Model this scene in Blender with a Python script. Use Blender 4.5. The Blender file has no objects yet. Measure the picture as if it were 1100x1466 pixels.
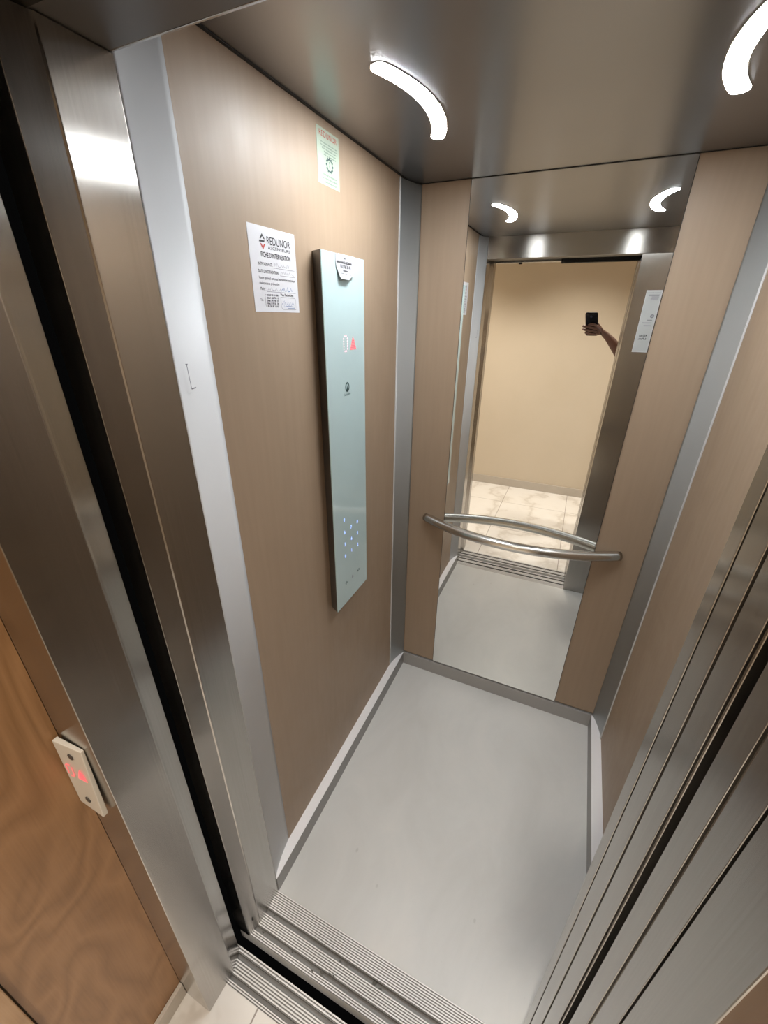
import bpy, bmesh, math, random
from mathutils import Vector, Matrix
random.seed(4)
SC = bpy.context.scene
COL = SC.collection
D = 1.0947      # mirror / back wall plane
H = 2.1057      # cab ceiling
W = 0.9959      # right cab wall
S = 0.0334      # skirting depth
HS = 0.0752     # skirting height
XO = 0.7916     # right side of the doorway
HL = 2.0        # doorway head

# ------------------------------------------------------------------ materials
def new_mat(name):
    m = bpy.data.materials.new(name); m.use_nodes = True
    nt = m.node_tree; b = nt.nodes['Principled BSDF']
    return m, nt, b

def N(nt, t, **kw):
    n = nt.nodes.new(t)
    for k, v in kw.items(): setattr(n, k, v)
    return n

def ramp(nt, stops):
    r = N(nt, 'ShaderNodeValToRGB'); e = r.color_ramp.elements
    while len(e) < len(stops): e.new(0.5)
    for i, (p, c) in enumerate(stops):
        e[i].position = p; e[i].color = (c[0], c[1], c[2], 1)
    return r

def coords(nt, scale=(1, 1, 1), rot=(0, 0, 0)):
    g = N(nt, 'ShaderNodeNewGeometry'); mp = N(nt, 'ShaderNodeMapping')
    mp.inputs['Scale'].default_value = scale; mp.inputs['Rotation'].default_value = rot
    nt.links.new(g.outputs['Position'], mp.inputs['Vector'])
    return mp.outputs['Vector']

def noise(nt, vec, scale, detail=4, rough=0.55, dist=0.0):
    n = N(nt, 'ShaderNodeTexNoise')
    n.inputs['Scale'].default_value = scale; n.inputs['Detail'].default_value = detail
    n.inputs['Roughness'].default_value = rough; n.inputs['Distortion'].default_value = dist
    nt.links.new(vec, n.inputs['Vector'])
    return n.outputs['Fac']

def maprange(nt, v, a, b, c, d):
    n = N(nt, 'ShaderNodeMapRange')
    for i, x in zip(('From Min', 'From Max', 'To Min', 'To Max'), (a, b, c, d)): n.inputs[i].default_value = x
    nt.links.new(v, n.inputs['Value'])
    return n.outputs['Result']

def bump(nt, b, h, strength, dist=0.001):
    n = N(nt, 'ShaderNodeBump'); n.inputs['Strength'].default_value = strength; n.inputs['Distance'].default_value = dist
    nt.links.new(h, n.inputs['Height']); nt.links.new(n.outputs['Normal'], b.inputs['Normal'])

def plain(name, col, rough=0.5, metal=0.0, spec=0.5, coat=0.0, emit=None, estr=0.0, var=0.04):
    m, nt, b = new_mat(name)
    v = noise(nt, coords(nt), 9.0, 3)
    r = ramp(nt, [(0.3, [c*(1-var) for c in col]), (0.7, [min(1, c*(1+var)) for c in col])])
    nt.links.new(v, r.inputs[0]); nt.links.new(r.outputs[0], b.inputs['Base Color'])
    b.inputs['Roughness'].default_value = rough; b.inputs['Metallic'].default_value = metal
    b.inputs['Specular IOR Level'].default_value = spec; b.inputs['Coat Weight'].default_value = coat
    if emit:
        b.inputs['Emission Color'].default_value = (*emit, 1); b.inputs['Emission Strength'].default_value = estr
    return m

def brushed(name, col, rough=0.3, aniso=0.7, brush='v', smudge=0.1):
    """stainless steel; brush 'v': grain runs up and down, 'h': grain runs level"""
    m, nt, b = new_mat(name)
    sc = (420, 420, 2.0) if brush == 'v' else (2.0, 2.0, 420)
    g = noise(nt, coords(nt, sc), 1.0, 2)
    big = noise(nt, coords(nt, (5, 5, 3)), 1.0, 5, 0.6, 0.5)
    r = ramp(nt, [(0.25, [c*0.93 for c in col]), (0.75, [min(1, c*1.06) for c in col])])
    nt.links.new(g, r.inputs[0]); nt.links.new(r.outputs[0], b.inputs['Base Color'])
    b.inputs['Metallic'].default_value = 1.0
    nt.links.new(maprange(nt, big, 0.3, 0.75, rough - smudge*0.4, rough + smudge*0.6), b.inputs['Roughness'])
    b.inputs['Anisotropic'].default_value = aniso
    tg = N(nt, 'ShaderNodeTangent', direction_type='UV_MAP'); tg.uv_map = 'brush'
    nt.links.new(tg.outputs[0], b.inputs['Tangent'])
    b.inputs['Anisotropic Rotation'].default_value = 0.0 if brush == 'v' else 0.25
    bump(nt, b, g, 0.015, 0.0004)
    return m

STEEL = brushed('steel_upright_grain', (0.44, 0.42, 0.395), 0.20, 0.9, 'v', 0.06)
STEELH = brushed('steel_level_grain', (0.44, 0.42, 0.395), 0.20, 0.9, 'h', 0.06)
CEILM = brushed('ceiling_steel', (0.27, 0.27, 0.275), 0.30, 0.55, 'h', 0.0)
TUBE = brushed('handrail_steel', (0.66, 0.64, 0.60), 0.24, 0.3, 'h', 0.05)
ALU = plain('satin_aluminium', (0.37, 0.385, 0.385), 0.36, 0.4, var=0.01)
PAINTED = plain('pale_grey_strip', (0.56, 0.565, 0.575), 0.5, 0.1, 0.35, var=0.01)
SKIRT = plain('skirting_grey', (0.30, 0.295, 0.29), 0.42, 0.45, var=0.01)
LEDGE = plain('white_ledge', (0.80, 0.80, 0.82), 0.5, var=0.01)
DARK = plain('rubber_and_gap_shade', (0.012, 0.011, 0.010), 0.7)
EDGE = plain('dark_metal_and_shade', (0.11, 0.10, 0.09), 0.45, 0.6)
CHROME = plain('bright_edge', (0.8, 0.8, 0.8), 0.2, 1.0)

def mk_brown():
    m, nt, b = new_mat('taupe_laminate')
    v = noise(nt, coords(nt, (60, 60, 4)), 1.0, 3)
    r = ramp(nt, [(0.3, (0.305, 0.222, 0.154)), (0.7, (0.330, 0.241, 0.167))])
    nt.links.new(v, r.inputs[0]); nt.links.new(r.outputs[0], b.inputs['Base Color'])
    g = noise(nt, coords(nt, (7, 7, 5)), 1.0, 5, 0.65, 1.2)
    nt.links.new(maprange(nt, g, 0.3, 0.75, 0.42, 0.54), b.inputs['Roughness'])
    b.inputs['Specular IOR Level'].default_value = 0.5
    bump(nt, b, noise(nt, coords(nt, (3, 3, 3)), 1.0, 2), 0.12, 0.004)
    return m
BROWN = mk_brown()

def mk_floor():
    m, nt, b = new_mat('grey_vinyl_floor')
    v1 = noise(nt, coords(nt, (4, 2.2, 1)), 1.0, 6, 0.62, 0.6)
    v2 = noise(nt, coords(nt, (150, 150, 150)), 1.0, 3)
    r = ramp(nt, [(0.25, (0.54, 0.54, 0.525)), (0.5, (0.59, 0.592, 0.58)), (0.75, (0.64, 0.632, 0.61))])
    nt.links.new(v1, r.inputs[0])
    sp = ramp(nt, [(0.0, (0.6, 0.6, 0.6)), (0.3, (1, 1, 1))]); nt.links.new(v2, sp.inputs[0])
    # a few dark scuffs
    v3 = N(nt, 'ShaderNodeTexVoronoi'); v3.inputs['Scale'].default_value = 9
    nt.links.new(coords(nt, (1, 0.6, 1)), v3.inputs['Vector'])
    sc = ramp(nt, [(0.0, (0.45, 0.45, 0.44)), (0.035, (0.62, 0.62, 0.61)), (0.05, (1, 1, 1))])
    nt.links.new(v3.outputs['Distance'], sc.inputs[0])
    mx = N(nt, 'ShaderNodeMixRGB', blend_type='MULTIPLY'); mx.inputs[0].default_value = 1
    nt.links.new(r.outputs[0], mx.inputs[1]); nt.links.new(sp.outputs[0], mx.inputs[2])
    mx2 = N(nt, 'ShaderNodeMixRGB', blend_type='MULTIPLY'); mx2.inputs[0].default_value = 0.35
    nt.links.new(mx.outputs[0], mx2.inputs[1]); nt.links.new(sc.outputs[0], mx2.inputs[2])
    nt.links.new(mx2.outputs[0], b.inputs['Base Color'])
    nt.links.new(maprange(nt, v1, 0.2, 0.8, 0.26, 0.42), b.inputs['Roughness'])
    bump(nt, b, v2, 0.05, 0.0004)
    return m
VINYL = mk_floor()

def mk_marble():
    m, nt, b = new_mat('white_marble_tiles')
    w = N(nt, 'ShaderNodeTexWave', wave_type='BANDS', bands_direction='DIAGONAL')
    w.inputs['Scale'].default_value = 1.3; w.inputs['Distortion'].default_value = 11; w.inputs['Detail'].default_value = 5
    w.inputs['Detail Scale'].default_value = 1.6; w.inputs['Detail Roughness'].default_value = 0.62
    nt.links.new(coords(nt, (1, 1, 1), (0, 0, 0.7)), w.inputs['Vector'])
    r = ramp(nt, [(0.0, (0.66, 0.62, 0.57)), (0.10, (0.74, 0.705, 0.66)), (0.4, (0.79, 0.76, 0.72)), (1.0, (0.81, 0.785, 0.75))])
    nt.links.new(w.outputs['Fac'], r.inputs[0])
    br = N(nt, 'ShaderNodeTexBrick'); br.offset = 0; br.inputs['Scale'].default_value = 1
    br.inputs['Brick Width'].default_value = 0.6; br.inputs['Row Height'].default_value = 0.6
    br.inputs['Mortar Size'].default_value = 0.0022; br.inputs['Mortar Smooth'].default_value = 0
    br.inputs['Color1'].default_value = br.inputs['Color2'].default_value = (1, 1, 1, 1); br.inputs['Mortar'].default_value = (0.45, 0.42, 0.4, 1)
    mp = coords(nt, (1, 1, 1))
    ad = N(nt, 'ShaderNodeVectorMath', operation='ADD'); ad.inputs[1].default_value = (12.46, 12.15, 0)
    nt.links.new(mp, ad.inputs[0]); nt.links.new(ad.outputs[0], br.inputs['Vector'])
    mx = N(nt, 'ShaderNodeMixRGB', blend_type='MULTIPLY'); mx.inputs[0].default_value = 1
    nt.links.new(r.outputs[0], mx.inputs[1]); nt.links.new(br.outputs['Color'], mx.inputs[2])
    nt.links.new(mx.outputs[0], b.inputs['Base Color']); b.inputs['Roughness'].default_value = 0.16
    return m
MARBLE = mk_marble()

def mk_wood(name, cols, rough, k=1.0):
    m, nt, b = new_mat(name)
    base = coords(nt, (8*k, 8*k, 3.2*k))
    a = noise(nt, base, 0.55, 2, 0.5, 0.4)
    mul = N(nt, 'ShaderNodeMath', operation='MULTIPLY'); mul.inputs[1].default_value = 26
    nt.links.new(a, mul.inputs[0])
    fr = N(nt, 'ShaderNodeMath', operation='PINGPONG'); fr.inputs[1].default_value = 1.0
    nt.links.new(mul.outputs[0], fr.inputs[0])
    fine = noise(nt, coords(nt, (260, 260, 9)), 1.0, 3)
    ad = N(nt, 'ShaderNodeMath', operation='MULTIPLY_ADD'); ad.inputs[1].default_value = 0.55
    nt.links.new(fr.outputs[0], ad.inputs[0])
    f2 = N(nt, 'ShaderNodeMath', operation='MULTIPLY'); f2.inputs[1].default_value = 0.6
    nt.links.new(fine, f2.inputs[0]); nt.links.new(f2.outputs[0], ad.inputs[2])
    r = ramp(nt, [(0.2, cols[0]), (0.5, cols[1]), (0.85, cols[2])])
    nt.links.new(ad.outputs[0], r.inputs[0]); nt.links.new(r.outputs[0], b.inputs['Base Color'])
    b.inputs['Roughness'].default_value = rough
    bump(nt, b, fine, 0.08, 0.0005)
    return m
WOOD = mk_wood('oak_veneer', [(0.235, 0.119, 0.047), (0.28, 0.145, 0.060), (0.33, 0.176, 0.077)], 0.42)
WOODL = mk_wood('pale_oak', [(0.33, 0.19, 0.09), (0.40, 0.24, 0.12), (0.45, 0.28, 0.15)], 0.4)

def mk_wall(name, a, b_, rough=0.75):
    m, nt, b = new_mat(name)
    v = noise(nt, coords(nt, (2.2, 2.2, 2.2)), 1.0, 5, 0.6)
    r = ramp(nt, [(0.3, a), (0.7, b_)])
    nt.links.new(v, r.inputs[0]); nt.links.new(r.outputs[0], b.inputs['Base Color'])
    b.inputs['Roughness'].default_value = rough
    bump(nt, b, noise(nt, coords(nt, (90, 90, 90)), 1.0, 4), 0.06, 0.001)
    return m
BEIGE = mk_wall('beige_paint', (0.60, 0.52, 0.41), (0.63, 0.545, 0.435))
WHITEP = mk_wall('white_ceiling_paint', (0.75, 0.73, 0.69), (0.78, 0.76, 0.72))
BASEB = plain('stone_baseboard', (0.50, 0.45, 0.39), 0.3)

def mk_mirror():
    m, nt, b = new_mat('silvered_mirror')
    v = noise(nt, coords(nt, (3, 3, 3)), 1.0, 2)
    r = ramp(nt, [(0.0, (0.86, 0.865, 0.845)), (1.0, (0.875, 0.88, 0.86))])
    nt.links.new(v, r.inputs[0]); nt.links.new(r.outputs[0], b.inputs['Base Color'])
    b.inputs['Metallic'].default_value = 1; b.inputs['Roughness'].default_value = 0.0
    return m
MIRROR = mk_mirror()
GLASSW = plain('pale_cyan_backed_glass', (0.44, 0.56, 0.57), 0.07, 0, 0.5, 0.0, var=0.015)
PAPER = plain('white_paper', (0.60, 0.60, 0.63), 0.6, var=0.01)
PAPERG = plain('pale_green_sticker', (0.36, 0.43, 0.34), 0.5, var=0.03)
SILVER = plain('silver_label', (0.50, 0.52, 0.53), 0.4, 0.2, var=0.06)
INK = plain('black_ink', (0.025, 0.025, 0.03), 0.6)
INKL = plain('grey_ink', (0.22, 0.22, 0.25), 0.6)
INKB = plain('blue_ink', (0.09, 0.17, 0.36), 0.6)
INKR = plain('red_ink', (0.42, 0.05, 0.04), 0.6)
INKT = plain('teal_print', (0.03, 0.075, 0.075), 0.5)
TAPE = plain('clear_tape', (0.80, 0.84, 0.84), 0.2, var=0.02)
LED = plain('led_diffuser', (0.9, 0.9, 0.9), 0.4, emit=(0.93, 0.97, 1.0), estr=156.0)
REDLED = plain('red_led', (0.35, 0.03, 0.04), 0.4, emit=(1.0, 0.11, 0.14), estr=1.5)
PINKLED = plain('pink_white_led', (0.6, 0.35, 0.38), 0.4, emit=(1.0, 0.62, 0.70), estr=0.9)
BLUELED = plain('blue_led', (0.3, 0.4, 0.8), 0.4, emit=(0.30, 0.46, 1.0), estr=1.5)
PLATE = plain('cream_plate', (0.60, 0.56, 0.49), 0.4)
SKIN = plain('brown_skin', (0.15, 0.068, 0.042), 0.5, var=0.12)
NAIL = plain('fingernail', (0.20, 0.105, 0.075), 0.35)
PHONE = plain('black_phone_glass', (0.012, 0.010, 0.012), 0.15)
LENS = plain('lens_glass', (0.03, 0.03, 0.05), 0.05)
SCREEN = plain('phone_screen', (0.02, 0.02, 0.02), 0.1)

# ------------------------------------------------------------------ geometry helpers
def smooth(bm, ang=None):
    for f in bm.faces: f.smooth = True

def brush_uv(me):
    uv = me.uv_layers.new(name='brush')
    for p in me.polygons:
        n = p.normal; ax = max(range(3), key=lambda i: abs(n[i]))
        for li in p.loop_indices:
            c = me.vertices[me.loops[li].vertex_index].co
            uv.data[li].uv = (c.y, c.z) if ax == 0 else ((c.x, c.z) if ax == 1 else (c.x, c.y))

def obj(name, bm, mat, parent=None, bevel=0.0, shade=False, segs=2):
    me = bpy.data.meshes.new(name)
    bmesh.ops.recalc_face_normals(bm, faces=bm.faces)
    if shade: smooth(bm)
    if bevel:
        bmesh.ops.bevel(bm, geom=[e for e in bm.edges if len(e.link_faces) == 2 and e.calc_face_angle(0) > 0.5],
                        offset=bevel, segments=segs, profile=0.5, affect='EDGES', clamp_overlap=True)
    bm.to_mesh(me); bm.free()
    brush_uv(me)
    o = bpy.data.objects.new(name, me)
    for m in (mat if isinstance(mat, (list, tuple)) else [mat]): me.materials.append(m)
    COL.objects.link(o)
    if parent: o.parent = parent; o.matrix_parent_inverse = parent_matrix(parent).inverted()
    return o

def parent_matrix(p):
    m = p.matrix_basis.copy()
    if p.parent: m = parent_matrix(p.parent) @ p.matrix_parent_inverse @ m
    return m

def box(bm, x0, x1, y0, y1, z0, z1):
    vs = [bm.verts.new((x, y, z)) for z in (z0, z1) for y in (y0, y1) for x in (x0, x1)]
    for f in ((0, 2, 3, 1), (4, 5, 7, 6), (0, 1, 5, 4), (2, 6, 7, 3), (0, 4, 6, 2), (1, 3, 7, 5)):
        bm.faces.new([vs[i] for i in f])
    return bm

def B(*a): return box(bmesh.new(), *a)

def prism(pts, a0, a1, axis='z', bm=None):
    """extrude a 2-D outline: axis z -> pts are (x,y); axis x -> pts are (y,z)"""
    bm = bm or bmesh.new()
    f = (lambda p, a: (p[0], p[1], a)) if axis == 'z' else ((lambda p, a: (a, p[0], p[1])) if axis == 'x' else (lambda p, a: (p[0], a, p[1])))
    lo = [bm.verts.new(f(p, a0)) for p in pts]; hi = [bm.verts.new(f(p, a1)) for p in pts]
    n = len(pts)
    bm.faces.new(lo); bm.faces.new(list(reversed(hi)))
    for i in range(n): bm.faces.new((lo[i], lo[(i+1) % n], hi[(i+1) % n], hi[i]))
    return bm

def tube(bm, path, rad, n=16, caps=True):
    """round tube along 3-D points; rad a number or one per point"""
    path = [Vector(p) for p in path]
    rs = rad if isinstance(rad, (list, tuple)) else [rad]*len(path)
    rings = []; up = None
    for i, p in enumerate(path):
        t = (path[min(i+1, len(path)-1)] - path[max(i-1, 0)]).normalized()
        if up is None:
            up = Vector((0, 0, 1)) if abs(t.z) < 0.9 else Vector((1, 0, 0))
        u = (up - t*up.dot(t)).normalized(); v = t.cross(u); up = u
        rings.append([bm.verts.new(p + (u*math.cos(a) + v*math.sin(a))*rs[i]) for a in [2*math.pi*k/n for k in range(n)]])
    for a, b in zip(rings, rings[1:]):
        for k in range(n): bm.faces.new((a[k], a[(k+1) % n], b[(k+1) % n], b[k]))
    if caps: bm.faces.new(rings[0]); bm.faces.new(list(reversed(rings[-1])))
    return bm

def lathe(bm, c, axis, prof, n=24):
    """prof: (radius, distance along axis) pairs"""
    axis = Vector(axis).normalized(); h = Vector((0, 0, 1)) if abs(axis.z) < 0.9 else Vector((1, 0, 0))
    u = axis.cross(h).normalized(); v = axis.cross(u); c = Vector(c); rings = []
    for r, d in prof:
        if r < 1e-6: rings.append([bm.verts.new(c + axis*d)])
        else: rings.append([bm.verts.new(c + axis*d + (u*math.cos(a) + v*math.sin(a))*r) for a in [2*math.pi*k/n for k in range(n)]])
    for a, b in zip(rings, rings[1:]):
        for k in range(n):
            q = [a[k % len(a)], a[(k+1) % len(a)], b[(k+1) % len(b)], b[k % len(b)]]
            q = [x for i, x in enumerate(q) if x not in q[:i]]
            if len(q) > 2: bm.faces.new(q)
    for r in (rings[0], rings[-1]):
        if len(r) > 2: bm.faces.new(r)
    return bm

def tag(o, label=None, cat=None, group=None, kind=None):
    for k, v in (('label', label), ('category', cat), ('group', group), ('kind', kind)):
        if v: o[k] = v
    return o

def thing(name, label, cat, loc, group=None):
    o = bpy.data.objects.new(name, None); o.location = loc; o.empty_display_size = 0.05
    COL.objects.link(o)
    return tag(o, label, cat, group, 'thing')

def struct(name, bm, mat, label=None, cat=None, **kw):
    return tag(obj(name, bm, mat, **kw), label, cat, kind='structure')

# flat marks on a panel: F maps (u right, v up) in metres to the panel's surface
class Sheet:
    def __init__(self, origin, u, n):
        self.o, self.u, self.n, self.v = Vector(origin), Vector(u), Vector(n), Vector((0, 0, 1))
    def p(self, u, v, w=0.0): return self.o + self.u*u + self.v*v + self.n*w
    def mat(self, u, v, w):
        return Matrix((( self.u.x, self.v.x, self.n.x, 0), (self.u.y, self.v.y, self.n.y, 0), (self.u.z, self.v.z, self.n.z, 0), (0, 0, 0, 1))), self.p(u, v, w)

def text(bm, sh, s, u, v, size, w=0.0004, align='LEFT', width=None, shear=0.0, bold=0.0):
    cu = bpy.data.curves.new('t', 'FONT'); cu.body = s; cu.size = size; cu.align_x = align; cu.shear = shear
    cu.resolution_u = 3; cu.offset = bold
    o = bpy.data.objects.new('t', cu); COL.objects.link(o)
    dg = bpy.context.evaluated_depsgraph_get(); dg.update()
    me = bpy.data.meshes.new_from_object(o.evaluated_get(dg))
    xs = [q.co.x for q in me.vertices] or [0]
    k = 1.0
    if width and max(xs) - min(xs) > 0: k = width/(max(xs) - min(xs))
    M, org = sh.mat(u, v, w)
    R = M.to_3x3(); vs = [bm.verts.new(org + R @ Vector((q.co.x*k, q.co.y, 0))) for q in me.vertices]
    for f in me.polygons:
        try: bm.faces.new([vs[i] for i in f.vertices])
        except ValueError: pass
    bpy.data.objects.remove(o); bpy.data.curves.remove(cu); bpy.data.meshes.remove(me)
    return bm

def quad(bm, sh, u0, u1, v0, v1, w=0.0004):
    bm.faces.new([bm.verts.new(sh.p(*q, w)) for q in ((u0, v0), (u1, v0), (u1, v1), (u0, v1))])

def poly(bm, sh, pts, w=0.0004):
    bm.faces.new([bm.verts.new(sh.p(a, b, w)) for a, b in pts])

def ribbon(bm, sh, pts, wid, w=0.0004):
    P = [Vector(p) for p in pts]; L = []
    for i, p in enumerate(P):
        t = (P[min(i+1, len(P)-1)] - P[max(i-1, 0)]); t = t.normalized() if t.length else Vector((1, 0))
        nn = Vector((-t.y, t.x))*wid/2
        L.append((bm.verts.new(sh.p(*(p+nn), w)), bm.verts.new(sh.p(*(p-nn), w))))
    for a, b in zip(L, L[1:]): bm.faces.new((a[0], b[0], b[1], a[1]))

def annulus(bm, sh, c, r0, r1, w=0.0004, n=24, ky=1.0):
    a = [(bm.verts.new(sh.p(c[0]+r0*math.cos(t), c[1]+ky*r0*math.sin(t), w)), bm.verts.new(sh.p(c[0]+r1*math.cos(t), c[1]+ky*r1*math.sin(t), w)))
         for t in [2*math.pi*k/n for k in range(n)]]
    for k in range(n): bm.faces.new((a[k][0], a[k][1], a[(k+1) % n][1], a[(k+1) % n][0]))

def slab(sh, pts, t, bm=None):
    """flat outline on a sheet with thickness t towards the viewer"""
    bm = bm or bmesh.new()
    lo = [bm.verts.new(sh.p(a, b, 0)) for a, b in pts]; hi = [bm.verts.new(sh.p(a, b, t)) for a, b in pts]
    n = len(pts); bm.faces.new(list(reversed(lo))); bm.faces.new(hi)
    for i in range(n): bm.faces.new((lo[i], lo[(i+1) % n], hi[(i+1) % n], hi[i]))
    return bm

def rect(u0, u1, v0, v1): return [(u0, v0), (u1, v0), (u1, v1), (u0, v1)]

# ------------------------------------------------------------------ the lift car: shell
TOPW = 2.17
struct('floor', B(0.0, W, 0.0005, D + 0.03, -0.04, 0.0), VINYL)
struct('wall_left', B(-0.03, 0.0, 0.0, D + 0.035, -0.04, TOPW), BROWN)
struct('wall_right', B(W, W + 0.03, 0.0, D + 0.035, -0.04, TOPW), BROWN)
struct('wall_back', B(0.0, W, D + 0.004, D + 0.034, HS + 0.008, TOPW), BROWN)
# steel ceiling tray with a shadow gap all round
struct('ceiling', B(0.007, W - 0.007, 0.004, D - 0.004, H, H + 0.02), CEILM)
# skirting: left, right, back
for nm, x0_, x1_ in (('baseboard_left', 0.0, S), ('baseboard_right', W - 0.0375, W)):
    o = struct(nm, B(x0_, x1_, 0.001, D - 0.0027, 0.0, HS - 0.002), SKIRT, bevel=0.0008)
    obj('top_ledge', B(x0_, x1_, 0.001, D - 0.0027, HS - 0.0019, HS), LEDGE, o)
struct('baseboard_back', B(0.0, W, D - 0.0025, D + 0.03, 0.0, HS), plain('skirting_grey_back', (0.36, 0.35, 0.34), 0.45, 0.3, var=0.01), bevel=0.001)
# black strips standing in for the shade in the gap round the ceiling
bm = bmesh.new()
box(bm, 0.0002, 0.0068, 0.004, D - 0.0002, H - 0.0015, H + 0.02); box(bm, W - 0.0068, W - 0.0002, 0.004, D - 0.0002, H - 0.0015, H + 0.02)
box(bm, 0.0069, W - 0.0069, D - 0.0038, D - 0.0002, H - 0.0015, H + 0.02)
struct('trim_13', bm, DARK)

# hollow corner profiles: a shallow curved strip with a thin bright lip
def corner(name, wallx, sx, y_wall, y_end, x_end, mat=ALU, lip=True):
    """from (wallx, y_wall) to (wallx+sx*x_end, y_end), bowed into the corner"""
    a = Vector((wallx, y_wall)); b = Vector((wallx + sx*x_end, y_end)); c = Vector((wallx, y_end))
    n = (c - (a + b)/2).normalized(); pts = []
    for k in range(13):
        t = k/12; pts.append(a.lerp(b, t) + n*0.009*4*t*(1 - t))
    pts.append(Vector((wallx - sx*0.0, y_end)))
    bm = prism([(p.x, p.y) for p in pts], HS + 0.0005, H - 0.0035)
    for f in bm.faces:
        f.smooth = abs(f.normal.z) < 0.5
    o = struct(name, bm, mat)
    dy = 0.005 if y_wall < y_end else -0.004
    if lip: obj('lip', B(*sorted((wallx, wallx + sx*0.0045)), *sorted((y_wall - dy, y_wall)), HS + 0.0005, H - 0.0035), PAINTED, o, bevel=0.001)
    return o
corner('trim_1', 0.0, 1, D - 0.112, D - 0.0005, 0.033)
corner('trim_2', W, -1, D - 0.112, D - 0.0005, 0.033)
t3 = corner('trim_3', 0.0, 1, 0.110, 0.0005, 0.030, PAINTED, False)
# the scratched letter on the front left strip
sh = Sheet((0.0188, 0.0405, 1.60), (-0.26, 0.966, 0), (0.966, 0.26, 0))
bm = bmesh.new()
ribbon(bm, sh, [(-0.011, 0.040), (-0.010, 0.020), (-0.009, 0.000)], 0.0016, 0.0012)
ribbon(bm, sh, [(-0.014, 0.040), (-0.008, 0.0395)], 0.002, 0.0012)
ribbon(bm, sh, [(-0.009, 0.0), (0.004, 0.0005)], 0.002, 0.0012)
obj('scratched_letter', bm, INKL, t3)

# ------------------------------------------------------------------ car doorway
struct('wall_front', B(XO, W, -0.030, 0.0, 0.0005, HL), STEEL, bevel=0.001)                     # wide return panel on the right
struct('trim_4', B(-0.02, W + 0.02, -0.0045, -0.0003, HL + 0.0005, TOPW), STEELH, bevel=0.001)   # transom over the doorway
struct('trim_12', B(-0.02, W + 0.02, -0.090, -0.0048, HL + 0.001, TOPW), EDGE)                 # soffit under it, shade of the door track put into its dark colour
struct('trim_5', prism([(0.0302, 0.0), (0.0302, -0.086), (0.0282, -0.0885), (0.0185, -0.127), (-0.03, -0.127), (-0.03, 0.0)], 0.0005, HL), STEEL, bevel=0.0008)
J5 = bpy.data.objects['trim_5']; bm = bmesh.new()
bm.faces.new([bm.verts.new((0.0248 - 0.0006 + 0.002*math.cos(a)*0.25, -0.105 + 0.0035*math.cos(a), 0.062 + 0.010*math.sin(a))) for a in [6.283*k/16 for k in range(16)]])
obj('slot', bm, DARK, J5)
struct('trim_6', B(-0.03, W + 0.2, -0.127, -0.0905, HL + 0.012, TOPW), EDGE)

# grooved aluminium sills
def sill_profile(y1, ridges, z=0.0, pitch=0.0056, dep=0.0022):
    """ridges: (y_start, y_end) going towards the hall; grooves 12 mm deep in between"""
    top = []
    for (a, b) in ridges:
        top.append((a, z)); n = max(1, round((a - b)/pitch)); st = (a - b)/n
        for k in range(n):
            y = a - k*st
            top += [(y - st*0.52, z), (y - st*0.64, z - dep), (y - st*0.88, z - dep), (y - st, z)]
        top += [(b, z), (b, z - 0.012)]
        nxt = [r for r in ridges if r[0] < b]
        if nxt: top.append((nxt[0][0], z - 0.012))
    out = []
    for q in top:
        if not out or (abs(out[-1][0]-q[0]) > 1e-6 or abs(out[-1][1]-q[1]) > 1e-6): out.append(q)
    y0, yend = out[0][0], out[-1][0]
    return out[:-1] + [(yend, z - 0.05), (y0, z - 0.05)]
SILLM = plain('worn_aluminium', (0.80, 0.785, 0.77), 0.42, 0.15, var=0.05)
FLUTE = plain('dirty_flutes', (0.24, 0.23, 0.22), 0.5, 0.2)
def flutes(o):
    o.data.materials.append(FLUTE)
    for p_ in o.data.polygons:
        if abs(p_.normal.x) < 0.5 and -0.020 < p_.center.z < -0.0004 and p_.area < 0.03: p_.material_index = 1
    return o
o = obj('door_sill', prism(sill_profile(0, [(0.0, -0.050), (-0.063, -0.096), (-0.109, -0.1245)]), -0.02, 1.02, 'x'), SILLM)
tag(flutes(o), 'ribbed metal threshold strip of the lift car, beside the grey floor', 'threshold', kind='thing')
# dirt flakes lying in the grooves
bm = bmesh.new()
for (x, y, r) in ((0.318, -0.052, 0.006), (0.300, -0.060, 0.004), (0.262, -0.100, 0.007), (0.285, -0.094, 0.006), (0.297, -0.093, 0.005), (0.41, -0.058, 0.008), (0.43, -0.061, 0.006), (0.16, -0.102, 0.004), (0.06, -0.056, 0.004), (0.052, -0.103, 0.004), (0.235, -0.110, 0.004)):
    n = 7; ph = random.random()*6
    vs = [bm.verts.new((x + r*(0.6+0.6*random.random())*math.cos(ph+6.283*k/n), y + 0.6*r*(0.5+0.7*random.random())*math.sin(ph+6.283*k/n), 0.0006)) for k in range(n)]
    bm.faces.new(vs)
g = obj('dirt', bm, plain('dirt', (0.10, 0.095, 0.085), 0.8), o); g['kind'] = 'stuff'; g['label'] = 'dark flakes of dirt'
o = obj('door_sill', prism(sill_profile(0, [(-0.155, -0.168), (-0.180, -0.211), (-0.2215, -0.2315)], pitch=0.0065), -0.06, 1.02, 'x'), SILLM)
tag(flutes(o), 'ribbed metal threshold strip of the landing, beside the marble floor', 'threshold', kind='thing')

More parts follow.
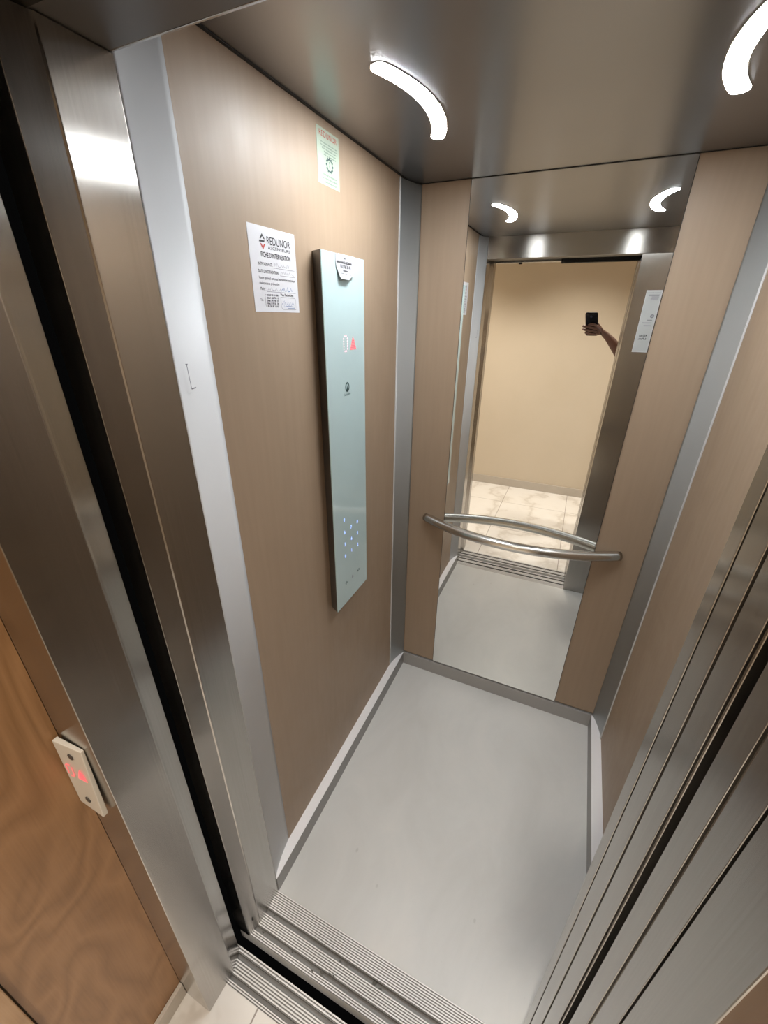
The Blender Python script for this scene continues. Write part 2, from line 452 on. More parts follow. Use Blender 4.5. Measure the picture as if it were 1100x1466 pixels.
# sliding door leaves parked on the right, edges in the doorway
def leaf(y0, y1, label, x=XO, inset=0.0):
    t = thing('sliding_door_panel', label, 'lift door', ((x + 1.30)/2, (y0+y1)/2, 0.004), 'door panels parked at the right of the doorway')
    obj('panel_body', B(x + inset + 0.004, 1.30, y0, y1, 0.004, 1.985), STEEL, t, bevel=0.0010)
    l = obj('leading_edge', B(x + inset, x + inset + 0.004, y0 + 0.001, y1 - 0.001, 0.004, 1.985), STEEL, t, bevel=0.0008)
    return t
leaf(-0.0785, -0.0335, 'steel sliding door panel of the car next to the return panel', XO, 0.0005)
leaf(-0.128, -0.0835, 'steel sliding door panel of the car beside the dark running gap', XO, 0.0005)
leaf(-0.189, -0.153, 'steel sliding door panel of the landing beside the dark running gap', XO)
leaf(-0.229, -0.193, 'steel sliding door panel of the landing next to the door frame', XO + 0.0005)
# dark header strip seen over the parked leaves
o = obj('door_header_seal', B(0.41, 1.0, -0.200, -0.160, 1.987, HL + 0.008), DARK); tag(o, 'black strip under the door head above the landing door panels', 'door seal', kind='thing')

# landing frame
jl = struct('trim_7', prism([(-0.089, -0.292), (0.0255, -0.292), (0.0302, -0.204), (0.0275, -0.199), (0.013, -0.163), (-0.05, -0.163), (-0.089, -0.20)], 0.0005, 2.12), STEEL, bevel=0.0012)
struct('trim_8', B(XO, 0.906, -0.2965, -0.2325, 0.0005, 2.12), STEEL, bevel=0.0012)
t9 = struct('trim_9', B(0.0305, XO - 0.0005, -0.292, -0.232, HL + 0.003, 2.12), STEELH, bevel=0.001)
bm = bmesh.new(); lathe(bm, (0.175, -0.262, HL + 0.0028), (0, 0, -1), [(0.011, 0), (0.010, 0.006), (0.0, 0.006)], 16); obj('sensor_stud', bm, DARK, t9)
struct('trim_10', B(0.014, 1.0, -0.229, -0.153, HL + 0.01, 2.12), DARK)

# ------------------------------------------------------------------ the hall outside
struct('floor', B(-1.3, 2.2, -1.86, -0.2318, -0.05, 0.0), MARBLE)
struct('ceiling', B(-1.3, 2.2, -1.86, -0.20, 2.62, 2.66), WHITEP)
struct('wall_hall_back', B(-1.3, 2.2, -1.90, -1.8175, -0.05, 2.62), BEIGE)
struct('wall_hall_right', B(2.2, 2.26, -1.90, -0.23, -0.05, 2.66), BEIGE)
struct('wall_hall_left', B(-1.36, -1.3, -1.90, -0.62, -0.05, 2.66), BEIGE)
struct('wall_hall_front_right', B(0.9065, 2.2, -0.292, -0.235, 0.0, 2.62), BEIGE)
struct('wall_hall_front_top', B(-0.09, 0.9065, -0.290, -0.235, 2.1205, 2.62), BEIGE)
struct('wall_hall_front_left', B(-1.36, -0.0905, -0.62, -0.235, 0.0, 2.62), BEIGE)
struct('baseboard_hall_back', B(-1.3, 2.2, -1.8175, -1.805, 0.0, 0.088), BASEB, bevel=0.002)
struct('wall_hall_return', B(-0.090, -0.070, -0.496, -0.2925, 0.0005, 2.55), WOOD)
struct('baseboard_hall_return', B(-0.0695, -0.0590, -0.495, -0.2926, 0.0005, 0.062), BASEB, bevel=0.001)
struct('wall_hall_return', B(0.9065, 0.9265, -0.496, -0.2925, 0.0005, 2.55), WOOD)
struct('baseboard_hall_return', B(0.8960, 0.9062, -0.495, -0.2970, 0.0005, 0.062), BASEB, bevel=0.001)
struct('trim_11', B(-0.090, -0.056, -0.60, -0.4985, 0.0005, 2.55), WOODL, bevel=0.002)

# ------------------------------------------------------------------ mirror, handrail, lights
t = thing('wall_mirror', 'tall frameless mirror on the back wall behind the handrail', 'mirror', (0.4975, D, HS + 0.008))
obj('mirror_glass', B(0.1978, 0.7973, D, D + 0.0037, HS + 0.0085, H + 0.02), MIRROR, t)
obj('edge_seal', B(0.1962, 0.1976, D + 0.0005, D + 0.0037, HS + 0.0085, H + 0.02), DARK, t)
obj('edge_seal', B(0.7975, 0.7989, D + 0.0005, D + 0.0037, HS + 0.0085, H + 0.02), DARK, t)

t = thing('handrail', 'bowed brushed steel handrail in front of the mirror', 'handrail', (0.498, D, 0.90))
P = []
x0, x1, sag = 0.112, 0.884, 0.105
R = ((x1 - x0)**2/4 + sag**2)/(2*sag)
half = math.asin((x1 - x0)/2/R)
for k in range(49):
    a = -half + 2*half*k/48
    P.append(((x0+x1)/2 + R*math.sin(a), D + 0.004 - sag + R - R*math.cos(a), 0.902))
bm = bmesh.new(); tube(bm, P, 0.0195, 28)
for v in bm.verts:                                   # ends are cut square to the wall
    if v.co.y > D + 0.0032: v.co.y = D + 0.0032
o = obj('rail', bm, TUBE, t, shade=True)
def arc_light(cx, s, label):
    t = thing('ceiling_light', label, 'ceiling light', (cx, 0.562, H), 'curved light strips in the lift ceiling')
    chord, sg, w = 0.33, 0.036, 0.0165
    R = (chord**2/4 + sg**2)/(2*sg); half = math.asin(chord/2/R); n = 28
    def ring(w, z0, z1):
        bm = bmesh.new(); L = []
        for k in range(n+1):
            a = -half + 2*half*k/n
            L.append([(cx + s*(sg - (R - (R + d)*math.cos(a))), 0.562 + (R + d)*math.sin(a)) for d in (w, -w)])
        pts = [q[0] for q in L]
        aa = math.atan2(L[-1][0][1]-L[-1][1][1], L[-1][0][0]-L[-1][1][0])
        def cap(e, sg2):
            p0 = Vector(e[0]); p1 = Vector(e[1]); c = (p0+p1)/2; r = (p0-p1)/2
            pr = Vector((-r.y, r.x)); pr = pr if pr.y*sg2 > 0 else -pr
            return [tuple(c + r*math.cos(th) + pr*math.sin(th)) for th in [math.pi*k/8 for k in range(1, 8)]]
        pts += cap(L[-1], 1) + [q[1] for q in reversed(L)]
        c2 = cap(L[0], -1); pts += list(reversed(c2))
        return prism(pts, z0, z1)
    obj('light_bezel', ring(w + 0.0025, H - 0.0012, H + 0.001), STEELH, t)
    obj('diffuser', ring(w, H - 0.0022, H - 0.0013), LED, t)
    return t
arc_light(0.203, 1, 'bright curved light strip in the ceiling beside the left wall')
arc_light(0.793, -1, 'bright curved light strip in the ceiling beside the right wall')

# ------------------------------------------------------------------ the operating panel
CP = thing('control_panel', 'tall pale cyan glass panel with lit numbers on the left wall', 'control panel', (0.0, 0.5485, 0.82))
bm = prism([(0.0003, 0.463), (0.0338, 0.4425), (0.0338, 0.6565), (0.0003, 0.640)], 0.8235, 1.8495)
obj('side_frame', bm, plain('graphite_frame', (0.20, 0.19, 0.18), 0.35, 0.8), CP, bevel=0.0006)
gl = obj('front_glass', B(0.0338, 0.0362, 0.4428, 0.6563, 0.8238, 1.8492), GLASSW, CP, bevel=0.0008)
XF = 0.0363
sh = Sheet((XF, 0.0, 0.0), (0, 1, 0), (1, 0, 0))
bm = bmesh.new()           # dot-matrix 0
for k in range(5):
    z = 1.6585 - k*0.0062
    for y in (0.5345, 0.5545): annulus(bm, sh, (y, z), 0.0, 0.0024, 0.0003, 10, 1.1)
for y in (0.540, 0.5445, 0.549):
    annulus(bm, sh, (y, 1.6645), 0, 0.0022, 0.0003, 10); annulus(bm, sh, (y, 1.6275), 0, 0.0022, 0.0003, 10)
l = obj('floor_display', bm, PINKLED, CP); l['label'] = 'lit dotted floor number 0'
bm = bmesh.new()           # dotted arrow
for k, wv in enumerate((0.002, 0.005, 0.008, 0.010, 0.013, 0.015, 0.018, 0.020)):
    z = 1.6605 - k*0.0042
    quad(bm, sh, 0.5865 - wv*0.85, 0.5865 + wv*0.85, z - 0.0013, z + 0.0013, 0.0003)
l = obj('direction_arrow', bm, REDLED, CP); l['label'] = 'lit red upward arrow'
bm = bmesh.new()           # maker's mark
annulus(bm, sh, (0.5475, 1.5345), 0.0075, 0.0118, 0.0003, 32, 1.12)
poly(bm, sh, [(0.5405, 1.5240), (0.5545, 1.5240), (0.5475, 1.5380)], 0.0003)
text(bm, sh, 'Schindler', 0.5475, 1.5125, 0.009, 0.0003, 'CENTER', 0.040)
obj('printed_emblem', bm, INKT, CP)
num = 0
for r, z in enumerate((1.003, 1.047, 1.090, 1.133)):
    for y in (0.505, 0.5475, 0.590):
        if num > 9: break
        bm = bmesh.new(); text(bm, sh, str(num), y, z, 0.0165, 0.0003, 'CENTER', bold=0.0002)
        l = obj('call_button', bm, BLUELED, CP); l['label'] = 'lit blue numeral %d' % num
        num += 1
for y, kind in ((0.505, 'open'), (0.5485, 'bell'), (0.592, 'close')):
    bm = bmesh.new(); z = 0.904
    if kind == 'bell':
        poly(bm, sh, [(y-0.006, z-0.005), (y+0.006, z-0.005), (y+0.0035, z-0.001), (y+0.003, z+0.004), (y, z+0.006), (y-0.003, z+0.004), (y-0.0035, z-0.001)], 0.0003)
    else:
        d = 1 if kind == 'open' else -1
        quad(bm, sh, y-0.0007, y+0.0007, z-0.007, z+0.007, 0.0003)
        for s in (-1, 1):
            tip = y + s*(0.0075 if d > 0 else 0.002); bs = y + s*(0.002 if d > 0 else 0.0075)
            poly(bm, sh, [(tip, z), (bs, z-0.005), (bs, z+0.005)], 0.0003)
    l = obj('touch_symbol', bm, INKL if kind == 'bell' else INKT, CP)

# torn note taped over the top of the panel
NT = thing('torn_note', 'small torn white note taped to the top of the glass panel', 'note', (XF, 0.55, 1.796))
sh = Sheet((XF, 0.548, 1.796), (0, 1, 0), (1, 0, 0))
rows = [(0.0525, -0.036, 0.0385), (0.050, -0.042, 0.042), (0.042, -0.0423, 0.0428), (0.034, -0.0425, 0.043), (0.026, -0.0418, 0.0428), (0.021, -0.0405, 0.0425), (0.018, -0.0365, 0.0422), (0.0135, -0.0365, 0.0419), (0.010, -0.0370, 0.0415), (0.008, -0.0350, 0.030), (0.004, -0.034, 0.0195), (0.001, -0.032, 0.0125), (-0.001, -0.024, 0.010)]
def curl(v): return 0.0002 + 0.0085*max(0.0, (0.040 - v)/0.041)**2
bm = bmesh.new(); prev = None
for v, ul, ur in rows:
    r_ = [bm.verts.new(sh.p(u_, v, curl(v) + k_)) for k_ in (0.0, 0.0005) for u_ in (ul, ur)]
    if prev:
        bm.faces.new((prev[0], prev[1], r_[1], r_[0])); bm.faces.new((prev[2], r_[2], r_[3], prev[3]))
        bm.faces.new((prev[0], r_[0], r_[2], prev[2])); bm.faces.new((prev[1], prev[3], r_[3], r_[1]))
    else: bm.faces.new((r_[0], r_[2], r_[3], r_[1]))
    prev = r_
bm.faces.new((prev[0], prev[1], prev[3], prev[2]))
obj('paper', bm, plain('note_paper', (0.40, 0.40, 0.42), 0.7, var=0.01), NT)
sh.o = sh.o + Vector((0.0007, 0, 0))
bm = bmesh.new()
text(bm, sh, 'MAINTENANCE ASCENSEUR', -0.037, 0.0335, 0.0072, 0.0002, 'LEFT', 0.074, bold=0.0002)
text(bm, sh, '0522 86 30 40', -0.022, 0.0235, 0.0105, 0.0002, 'LEFT', 0.052, bold=0.0002)
text(bm, sh, 'Urgences', -0.012, 0.0165, 0.0062, 0.0002, bold=0.0002)
for z, a, b in ((0.0115, -0.028, -0.012), (0.0105, -0.004, 0.028), (0.004, -0.026, -0.014)): quad(bm, sh, a, b, z, z+0.0009, 0.0002)
poly(bm, sh, [(0.000, 0.0435), (0.006, 0.0435), (0.003, 0.0495)], 0.0002)
for q in bm.verts: q.co.x += curl(q.co.z - 1.796)
obj('printed_text', bm, INK, NT)
bm = bmesh.new(); quad(bm, sh, -0.030, 0.052, 0.0455, 0.0530, 0.0004)
obj('tape', bm, TAPE, NT)

# ------------------------------------------------------------------ intervention sheet on the left wall
FI = thing('mounted_notice', 'white service sheet with handwriting beside the glass panel', 'notice', (0.0003, 0.3185, 1.72))
sh = Sheet((0.0, 0.2435, 1.7195), (0, 1, 0), (1, 0, 0))
obj('paper', slab(sh, [(0, 0.0008), (0.151, 0), (0.151, 0.1515), (0.0005, 0.1515)], 0.0006), PAPER, FI)
sh.o = sh.o + Vector((0.0007, 0, 0))
bm = bmesh.new()
text(bm, sh, 'REDUNOR', 0.054, 0.1225, 0.0195, 0.0003, 'LEFT', 0.078, bold=0.0001)
text(bm, sh, 'ASCENSEURS', 0.057, 0.1145, 0.0078, 0.0003, 'LEFT', 0.074)
text(bm, sh, "FICHE D'INTERVENTION", 0.033, 0.0995, 0.0125, 0.0003, 'LEFT', 0.097, bold=0.00008)
text(bm, sh, 'INTERVENANT :', 0.021, 0.0845, 0.0082, 0.0003, 'LEFT', 0.046)
text(bm, sh, "DATE D'INTERVENTION :", 0.020, 0.0715, 0.0082, 0.0003, 'LEFT', 0.066)
text(bm, sh, 'Votre appareil est sous intervention technique', 0.020, 0.0605, 0.0072, 0.0003, 'LEFT', 0.121)
text(bm, sh, 'maintenance préventive', 0.020, 0.0510, 0.0072, 0.0003, 'LEFT', 0.064)
text(bm, sh, 'Mois :', 0.020, 0.0405, 0.0080, 0.0003, 'LEFT', 0.018)
text(bm, sh, 'Tél.', 0.018, 0.0205, 0.0062, 0.0003)
for k, s_ in enumerate(('0660 82 31 80', '0661 28 78 15', '0661 91 40 25', '0661 18 82 38', '05 28 97 18 87')):
    text(bm, sh, s_, 0.039, 0.0305 - k*0.0052, 0.0050, 0.0003, 'LEFT', 0.038, bold=0.0001)
text(bm, sh, 'Visa Technicien', 0.085, 0.0318, 0.0066, 0.0003, 'LEFT', 0.046, bold=0.0001)
obj('printed_text', bm, INK, FI)
bm = bmesh.new()
for a, b, z in ((0.068, 0.142, 0.0825), (0.089, 0.142, 0.0700), (0.041, 0.141, 0.0385)): ribbon(bm, sh, [(a, z), (b, z)], 0.0006, 0.0003)
ribbon(bm, sh, [(0.036, 0.033), (0.0335, 0.032), (0.0335, 0.013), (0.036, 0.009)], 0.0008, 0.0003)
ribbon(bm, sh, [(0.085, 0.029), (0.136, 0.029), (0.1385, 0.0265), (0.1385, 0.006), (0.090, 0.006), (0.085, 0.010), (0.085, 0.029)], 0.0008, 0.0003)
obj('ruled_lines', bm, INKL, FI)
bm = bmesh.new()
def scrib(u, v, L, amp, n, wid=0.0009):
    pts = [(u + L*k/n, v + amp*(random.random()*0.9 if k % 2 else random.random()*0.25)) for k in range(n+1)]
    ribbon(bm, sh, pts, wid, 0.00035)
for q_ in ((0.072, 0.085, 0.052, 0.008, 15, 0.0007), (0.092, 0.0725, 0.046, 0.007, 13, 0.0007), (0.044, 0.0405, 0.044, 0.007, 11, 0.0007)):
    bm = bmesh.new(); scrib(*q_); obj('handwriting', bm, INKL, FI)
bm = bmesh.new()
scrib(0.090, 0.0405, 0.040, 0.010, 13, 0.0012)
ribbon(bm, sh, [(0.088, 0.016), (0.097, 0.023), (0.094, 0.010), (0.101, 0.021), (0.104, 0.014), (0.110, 0.020), (0.112, 0.014), (0.119, 0.021), (0.121, 0.014), (0.128, 0.020), (0.131, 0.015)], 0.0009, 0.00035)
ribbon(bm, sh, [(0.097, 0.011), (0.112, 0.013), (0.133, 0.011)], 0.0008, 0.00035)
ribbon(bm, sh, [(0.108, 0.0085), (0.135, 0.0085)], 0.0008, 0.00035)
obj('signature', bm, INKB, FI)
bm = bmesh.new()
poly(bm, sh, [(0.034, 0.1300), (0.042, 0.1395), (0.050, 0.1300), (0.046, 0.1300), (0.042, 0.1345), (0.038, 0.1300)], 0.0003)
poly(bm, sh, [(0.031, 0.1245), (0.047, 0.1245), (0.049, 0.1280), (0.034, 0.1280)], 0.0003)
obj('printed_emblem', bm, INK, FI)
bm = bmesh.new()
poly(bm, sh, [(0.034, 0.1220), (0.038, 0.1220), (0.042, 0.1175), (0.046, 0.1220), (0.050, 0.1220), (0.042, 0.1120)], 0.0003)
obj('emblem_chevron', bm, INKR, FI)

# sticker near the ceiling
ST = thing('mounted_sticker', 'pale green sticker with a gear symbol high on the left wall under the ceiling', 'sticker', (0.0003, 0.553, 1.987))
sh = Sheet((0.0, 0.505, 1.9865), (0, 1, 0), (1, 0, 0))
obj('paper', slab(sh, rect(0, 0.096, 0, 0.1015), 0.0005), PAPERG, ST)
sh.o = sh.o + Vector((0.0006, 0, 0))
bm = bmesh.new(); text(bm, sh, 'REDUNOR', 0.009, 0.0865, 0.0145, 0.0003, 'LEFT', 0.076)
obj('red_title', bm, INKR, ST)
bm = bmesh.new()
for k, (a, b) in enumerate(((0.012, 0.085), (0.012, 0.088), (0.020, 0.082), (0.028, 0.080), (0.026, 0.080))):
    text(bm, sh, ('Votre ascenseur est entretenu par', 'une équipe de techniciens formés', 'Service de dépannage rapide', 'disponible tous les jours', 'de la semaine')[k], a, 0.0755 - k*0.0052, 0.0048, 0.0003, 'LEFT', b - a)
for k, (a, b) in enumerate(((0.022, 0.080), (0.019, 0.084), (0.030, 0.078))):
    text(bm, sh, ('En cas de panne appuyez', 'sur la touche alarme et gardez', 'le calme, merci')[k], a, 0.0185 - k*0.0068, 0.0058, 0.0003, 'LEFT', b - a)
annulus(bm, sh, (0.051, 0.0405), 0.0105, 0.0135, 0.0003, 28, 0.92)
for k in range(12):
    a = 2*math.pi*k/12; c, s_ = math.cos(a), math.sin(a)
    p = [(0.0130, -0.0022), (0.0165, -0.0014), (0.0165, 0.0014), (0.0130, 0.0022)]
    poly(bm, sh, [(0.051 + x*c - y*s_, 0.0405 + 0.92*(x*s_ + y*c)) for x, y in p], 0.0003)
ribbon(bm, sh, [(0.049, 0.0475), (0.052, 0.0420), (0.0495, 0.0405), (0.052, 0.0345)], 0.0018, 0.0003)
obj('printed_text', bm, INKT, ST)

# label on the return panel (read reversed in the mirror)
LB = thing('mounted_label', 'tall silver label with small print on the steel return panel beside the doorway', 'label', (0.884, 0.0003, 1.5515))
sh = Sheet((0.9185, 0.0, 1.5515), (-1, 0, 0), (0, 1, 0))
obj('label_plate', slab(sh, rect(0, 0.0700, 0, 0.289), 0.0006), SILVER, LB)
sh.o = sh.o + Vector((0, 0.0007, 0))
bm = bmesh.new()
for a, b, c, d in ((0, 0.07, 0, 0.003), (0, 0.07, 0.286, 0.289), (0, 0.003, 0.003, 0.286), (0.067, 0.07, 0.003, 0.286)): quad(bm, sh, a, b, c, d, 0.0002)
obj('label_border', bm, PAPER, LB)
bm = bmesh.new()
text(bm, sh, "Consignes d'utilisation", 0.006, 0.276, 0.007, 0.0003, 'LEFT', 0.058)
for z in (0.267, 0.2625, 0.258, 0.2535, 0.249, 0.2445): quad(bm, sh, 0.010, 0.040 + 0.02*random.random(), z, z + 0.0024, 0.0003)
obj('fine_print', bm, INKL, LB); bm = bmesh.new()
e_ = bmesh.new(); annulus(e_, sh, (0.018, 0.172), 0.003, 0.009, 0.0003, 20); obj('printed_emblem', e_, INKL, LB)
for z, b in ((0.152, 0.036), (0.139, 0.056), (0.126, 0.046)): quad(bm, sh, 0.014, b, z, z + 0.0035, 0.0003)
obj('fine_print', bm, INKL, LB)
bm = bmesh.new()
text(bm, sh, '450 kg', 0.018, 0.076, 0.0135, 0.0003, 'LEFT', 0.036, bold=0.0003)
text(bm, sh, '6 Pers.', 0.018, 0.061, 0.0135, 0.0003, 'LEFT', 0.038, bold=0.0003)
obj('bold_print', bm, INK, LB)

# ------------------------------------------------------------------ landing indicator on the frame
LI = thing('mounted_indicator', 'cream plate with a red lit number on the steel frame beside the wood panel', 'floor indicator', (-0.05, -0.292, 0.885))
FQ = [Vector((-0.069, -0.305, 0.908)), Vector((-0.006, -0.305, 0.905)), Vector((0.0, -0.298, 1.076)), Vector((-0.066, -0.304, 1.075))]
bm = bmesh.new()
fr_ = [bm.verts.new(q) for q in FQ]; bk = [bm.verts.new((q.x, min(q.y + 0.009, -0.2925), q.z)) for q in FQ]
bm.faces.new(fr_); bm.faces.new(list(reversed(bk)))
for i in range(4): bm.faces.new((fr_[i], fr_[(i+1) % 4], bk[(i+1) % 4], bk[i]))
obj('cover_plate', bm, PLATE, LI, bevel=0.0012)
class Patch(Sheet):
    def __init__(self): pass
    def p(self, u, v, w=0.0):
        a, b, c, d = FQ
        return (a*(1-u) + b*u)*(1-v) + (d*(1-u) + c*u)*v + Vector((0, -1, 0))*(w + 0.0006)
sh = Patch()
for v in (0.85, 0.17):
    bm = bmesh.new(); lathe(bm, sh.p(0.52, v, -0.0008), (0, -1, 0), [(0.0065, 0), (0.0065, 0.0012), (0.0045, 0.0018), (0.0, 0.0018)], 18)
    obj('screw', bm, EDGE, LI)
def dot(bm, u, v, r=0.0019): 
    n = 8; bm.faces.new([bm.verts.new(sh.p(u + r/0.065*math.cos(6.283*k/n), v + r/0.17*math.sin(6.283*k/n), 0.0003)) for k in range(n)])
bm = bmesh.new()
for k in range(5):
    for u in (0.16, 0.38): dot(bm, u, 0.66 - k*0.030)
for v in (0.69, 0.51):
    for u in (0.235, 0.305): dot(bm, u, v)
obj('floor_display', bm, REDLED, LI)
bm = bmesh.new()
for k, wv in enumerate((0.002, 0.005, 0.008, 0.010, 0.012, 0.014)):
    h_ = wv*0.8/0.065; v = 0.68 - k*0.027
    bm.faces.new([bm.verts.new(sh.p(0.70 + q[0]*h_, v + q[1], 0.0003)) for q in ((-1, -0.008), (1, -0.008), (1, 0.008), (-1, 0.008))])
obj('direction_arrow', bm, REDLED, LI)

# ------------------------------------------------------------------ camera
CAM = Vector((0.61841615, -0.49335308, 1.71760939))
rx, ry, rz, FP = -0.44569600737955123, -0.011151950917588468, 0.4207934681152055, 591.8076593761816
R3 = Matrix.Rotation(rz, 3, 'Z') @ Matrix.Rotation(rx, 3, 'X') @ Matrix.Rotation(ry, 3, 'Y')
right, fwd, up = R3 @ Vector((1, 0, 0)), R3 @ Vector((0, 1, 0)), R3 @ Vector((0, 0, 1))
cd = bpy.data.cameras.new('camera'); cam = bpy.data.objects.new('camera', cd); COL.objects.link(cam)
M = Matrix((right, up, -fwd)).transposed().to_4x4(); M.translation = CAM
cam.matrix_world = M
cd.sensor_fit = 'HORIZONTAL'; cd.sensor_width = 36.0; cd.lens = 36.0*FP/1100.0
cd.clip_start = 0.002; cd.clip_end = 50
SC.camera = cam

# ------------------------------------------------------------------ phone and hand (seen in the mirror)
def L3(r, u, f): return CAM + right*r + up*u + fwd*f
PH = thing('smartphone', 'black smartphone held up in the hand reflected in the mirror', 'phone', tuple(L3(0, -0.12, -0.01)))
def rbox(w0, w1, h0, h1, d0, d1, rad, n=6):
    pts = []
    for cx, cy, a0 in ((w1-rad, h1-rad, 0), (w0+rad, h1-rad, 90), (w0+rad, h0+rad, 180), (w1-rad, h0+rad, 270)):
        for k in range(n+1):
            a = math.radians(a0 + 90*k/n); pts.append((cx + rad*math.cos(a), cy + rad*math.sin(a)))
    bm = bmesh.new()
    lo = [bm.verts.new(L3(a, b, d0)) for a, b in pts]; hi = [bm.verts.new(L3(a, b, d1)) for a, b in pts]
    bm.faces.new(lo); bm.faces.new(list(reversed(hi)))
    for i in range(len(pts)): bm.faces.new((lo[i], lo[(i+1) % len(pts)], hi[(i+1) % len(pts)], hi[i]))
    return bm
obj('phone_body', rbox(-0.039, 0.039, -0.126, 0.024, -0.0125, -0.0045, 0.011), PHONE, PH, bevel=0.001)
obj('screen', rbox(-0.036, 0.036, -0.123, 0.021, -0.0130, -0.0126, 0.009), SCREEN, PH)
obj('camera_island', rbox(-0.019, 0.019, -0.020, 0.016, -0.0044, -0.0030, 0.008), PHONE, PH)
bm = bmesh.new(); lathe(bm, L3(0, 0, -0.0030), fwd, [(0.0075, 0), (0.0075, 0.0006), (0.0050, 0.0006), (0.0, 0.0002)], 20)
obj('lens_ring', bm, LENS, PH)

def skin_obj(name, verts, edges, radii, mat, parent=None, root=0, sub=2):
    me = bpy.data.meshes.new(name); me.from_pydata([tuple(v) for v in verts], edges, [])
    o = bpy.data.objects.new(name, me); COL.objects.link(o)
    m = o.modifiers.new('skin', 'SKIN'); m.use_smooth_shade = True; m.branch_smoothing = 0.6
    for i, r in enumerate(radii):
        d = me.skin_vertices[0].data[i]; d.radius = r if isinstance(r, tuple) else (r, r)
        d.use_root = (i == root)
    s = o.modifiers.new('sub', 'SUBSURF'); s.levels = sub; s.render_levels = sub
    dg = bpy.context.evaluated_depsgraph_get(); dg.update()
    nm = bpy.data.meshes.new_from_object(o.evaluated_get(dg))
    o.modifiers.clear(); o.data = nm; bpy.data.meshes.remove(me); nm.name = name
    nm.materials.clear(); nm.materials.append(mat)
    for p in nm.polygons: p.use_smooth = True
    if parent: o.parent = parent; o.matrix_parent_inverse = parent_matrix(parent).inverted()
    return o

V, E_, Rr = [], [], []
def add(p, r, prev=None):
    V.append(Vector(p)); Rr.append(r)
    if prev is not None: E_.append((prev, len(V)-1))
    return len(V)-1
# whole figure standing in the hall to the right of the doorway; only the hand and forearm show in the mirror
PX, PY = 1.24, -0.98
pelvis = add((PX, PY, 0.95), (0.155, 0.115))
waist = add((PX, PY, 1.10), (0.140, 0.105), pelvis)
chest = add((PX, PY + 0.01, 1.30), (0.160, 0.115), waist)
neck = add((PX, PY + 0.01, 1.475), (0.058, 0.058), chest)
jaw = add((PX, PY + 0.030, 1.545), (0.066, 0.070), neck)
head1 = add((PX, PY + 0.030, 1.620), (0.080, 0.098), jaw)
head2 = add((PX, PY + 0.022, 1.700), (0.080, 0.096), head1)
add((PX, PY + 0.018, 1.762), (0.058, 0.070), head2)
nose = add((PX, PY + 0.122, 1.615), (0.014, 0.018), head1)
for s_ in (-1, 1): add((PX + s_*0.088, PY + 0.015, 1.625), (0.012, 0.022), head1)
for s_ in (-1, 1):
    hp = add((PX + s_*0.09, PY, 0.88), 0.090, pelvis)
    k_ = add((PX + s_*0.10, PY + 0.01, 0.48), 0.056, hp)
    an = add((PX + s_*0.105, PY - 0.01, 0.09), 0.040, k_)
    add((PX + s_*0.115, PY + 0.15, 0.036), (0.040, 0.034), an)
# left arm hangs at the side on the far side from the doorway
ls = add((PX + 0.185, PY, 1.39), 0.062, chest)
le = add((PX + 0.225, PY - 0.01, 1.10), 0.043, ls)
lw = add((PX + 0.235, PY + 0.05, 0.86), 0.028, le)
add((PX + 0.232, PY + 0.07, 0.77), (0.030, 0.020), lw)
# camera-space joints (right, up, forward): the right hand wraps the phone's right edge, fingers across its back
sh_ = add((PX - 0.175, PY + 0.02, 1.39), 0.062, chest)
ua = add((1.02, -0.86, 1.31), 0.050, sh_)
el = add((0.965, -0.735, 1.235), 0.043, ua)
fa1 = add((0.905, -0.640, 1.375), 0.042, el)
fa2 = add((0.825, -0.545, 1.515), 0.034, fa1)
wr = add(L3(0.108, -0.128, 0.000), (0.025, 0.025), fa2)
pm = add(L3(0.078, -0.100, 0.004), (0.029, 0.022), wr)
k1 = add(L3(0.056, -0.066, 0.008), (0.018, 0.015), pm)
k2 = add(L3(0.054, -0.098, 0.008), (0.017, 0.014), pm)
def finger(kn, pts, rs):
    prev = kn
    for p, r in zip(pts, rs): prev = add(L3(*p), r, prev)
finger(k1, [(0.040, -0.052, 0.0095), (0.022, -0.046, 0.009), (0.004, -0.045, 0.007), (-0.010, -0.046, 0.005)], [0.0105, 0.0086, 0.0080, 0.0074])
finger(k1, [(0.036, -0.070, 0.0100), (0.010, -0.066, 0.009), (-0.022, -0.062, 0.006), (-0.047, -0.060, 0.002), (-0.056, -0.0595, -0.001)], [0.0105, 0.0088, 0.0085, 0.0084, 0.0072])
finger(k2, [(0.036, -0.091, 0.0100), (0.010, -0.088, 0.009), (-0.022, -0.084, 0.006), (-0.048, -0.081, 0.002), (-0.057, -0.0805, -0.001)], [0.0102, 0.0086, 0.0083, 0.0082, 0.0070])
finger(k2, [(0.036, -0.110, 0.0090), (0.014, -0.109, 0.0085), (-0.012, -0.106, 0.006), (-0.032, -0.103, 0.004), (-0.041, -0.102, 0.002)], [0.0090, 0.0079, 0.0075, 0.0074, 0.0064])
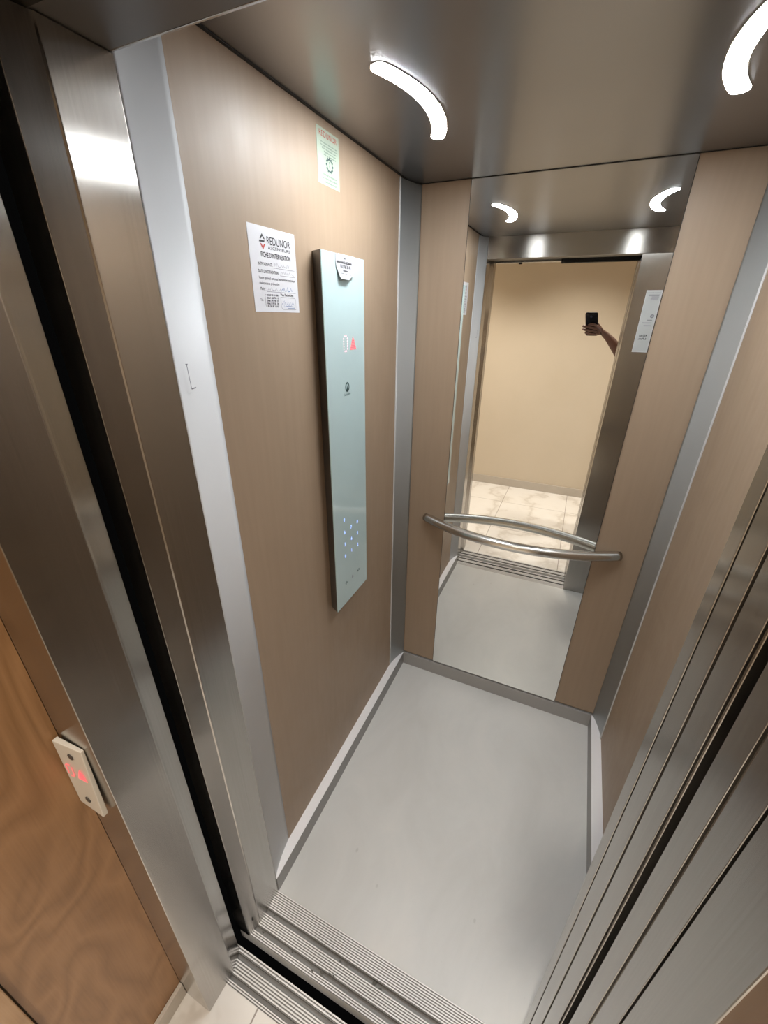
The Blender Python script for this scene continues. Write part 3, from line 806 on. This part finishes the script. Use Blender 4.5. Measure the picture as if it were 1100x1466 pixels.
# thumb: leaves the side of the palm, lies along the screen side edge
p0 = add(L3(0.058, -0.098, -0.023), 0.013, pm)
p1 = add(L3(0.036, -0.072, -0.0255), 0.0110, p0)
p2 = add(L3(0.018, -0.046, -0.0235), 0.0095, p1)
o = skin_obj('person', V, E_, Rr, SKIN)
o.data.materials.append(plain('dark_trousers', (0.03, 0.032, 0.04), 0.8)); o.data.materials.append(plain('grey_shirt', (0.16, 0.16, 0.17), 0.8))
for p_ in o.data.polygons:
    c = p_.center
    if c.z < 0.98 and (abs(c.x - PX) < 0.205 or c.z < 0.7): p_.material_index = 1
    elif c.x > PX - 0.245 and 0.98 <= c.z < 1.455 and c.x < PX + 0.215: p_.material_index = 2
bm = bmesh.new(); bmesh.ops.create_uvsphere(bm, u_segments=20, v_segments=14, radius=1.0)
bmesh.ops.delete(bm, geom=[v for v in bm.verts if v.co.z < -0.15 or (v.co.y > 0.55 and v.co.z < 0.45)], context='VERTS')
for v in bm.verts: v.co = Vector((PX + v.co.x*0.086, PY + 0.018 + v.co.y*0.100, 1.672 + v.co.z*0.100))
for s_ in (-1, 1):
    e_ = bmesh.new(); bmesh.ops.create_uvsphere(e_, u_segments=12, v_segments=8, radius=0.011)
    for v in e_.verts: v.co += Vector((PX + s_*0.031, PY + 0.108, 1.652))
    obj('eye', e_, LENS, o, shade=True)
e_ = bmesh.new(); bmesh.ops.create_uvsphere(e_, u_segments=12, v_segments=8, radius=1.0)
for v in e_.verts: v.co = Vector((PX + v.co.x*0.024, PY + 0.103 + v.co.y*0.008, 1.566 + v.co.z*0.007))
obj('mouth', e_, plain('lips', (0.13, 0.045, 0.04), 0.5), o, shade=True)
obj('hair', bm, plain('black_hair', (0.015, 0.012, 0.01), 0.6), o, shade=True)
tag(o, 'person whose bare forearm and hand hold up a phone, seen in the mirror', 'person')
for i, (r, u, f) in enumerate(((-0.0110, -0.0455, 0.0110), (-0.0475, -0.0597, 0.0090), (-0.0485, -0.0807, 0.0088), (-0.0330, -0.1027, 0.0100))):
    bm = bmesh.new(); bmesh.ops.create_uvsphere(bm, u_segments=10, v_segments=8, radius=1.0)
    for v in bm.verts: v.co = L3(r + v.co.x*0.0042, u + v.co.y*0.0036, f + v.co.z*0.0016)
    obj('fingernail', bm, NAIL, o, shade=True)

# ------------------------------------------------------------------ light in the hall, world, view
for i, x in enumerate((-0.55, 0.50, 1.75)):          # three recessed downlights
    la = bpy.data.lights.new('hall_downlight', 'SPOT'); la.spot_size = math.radians(112); la.spot_blend = 0.75
    la.shadow_soft_size = 0.05; la.energy = 104; la.color = (1.0, 0.93, 0.83)
    lo = bpy.data.objects.new('hall_downlight', la); lo.location = (x, -1.0, 2.60); COL.objects.link(lo)
w = bpy.data.worlds.new('world'); SC.world = w; w.use_nodes = True
w.node_tree.nodes['Background'].inputs[0].default_value = (0.01, 0.01, 0.01, 1); w.node_tree.nodes['Background'].inputs[1].default_value = 0.2
vs = SC.view_settings; vs.view_transform = 'Standard'; vs.look = 'None'; vs.gamma = 1.0; vs.exposure = 0.0
SC.cycles.max_bounces = 14; SC.cycles.diffuse_bounces = 6; SC.cycles.glossy_bounces = 8
SC.cycles.sample_clamp_indirect = 6.0; SC.cycles.use_denoising = True
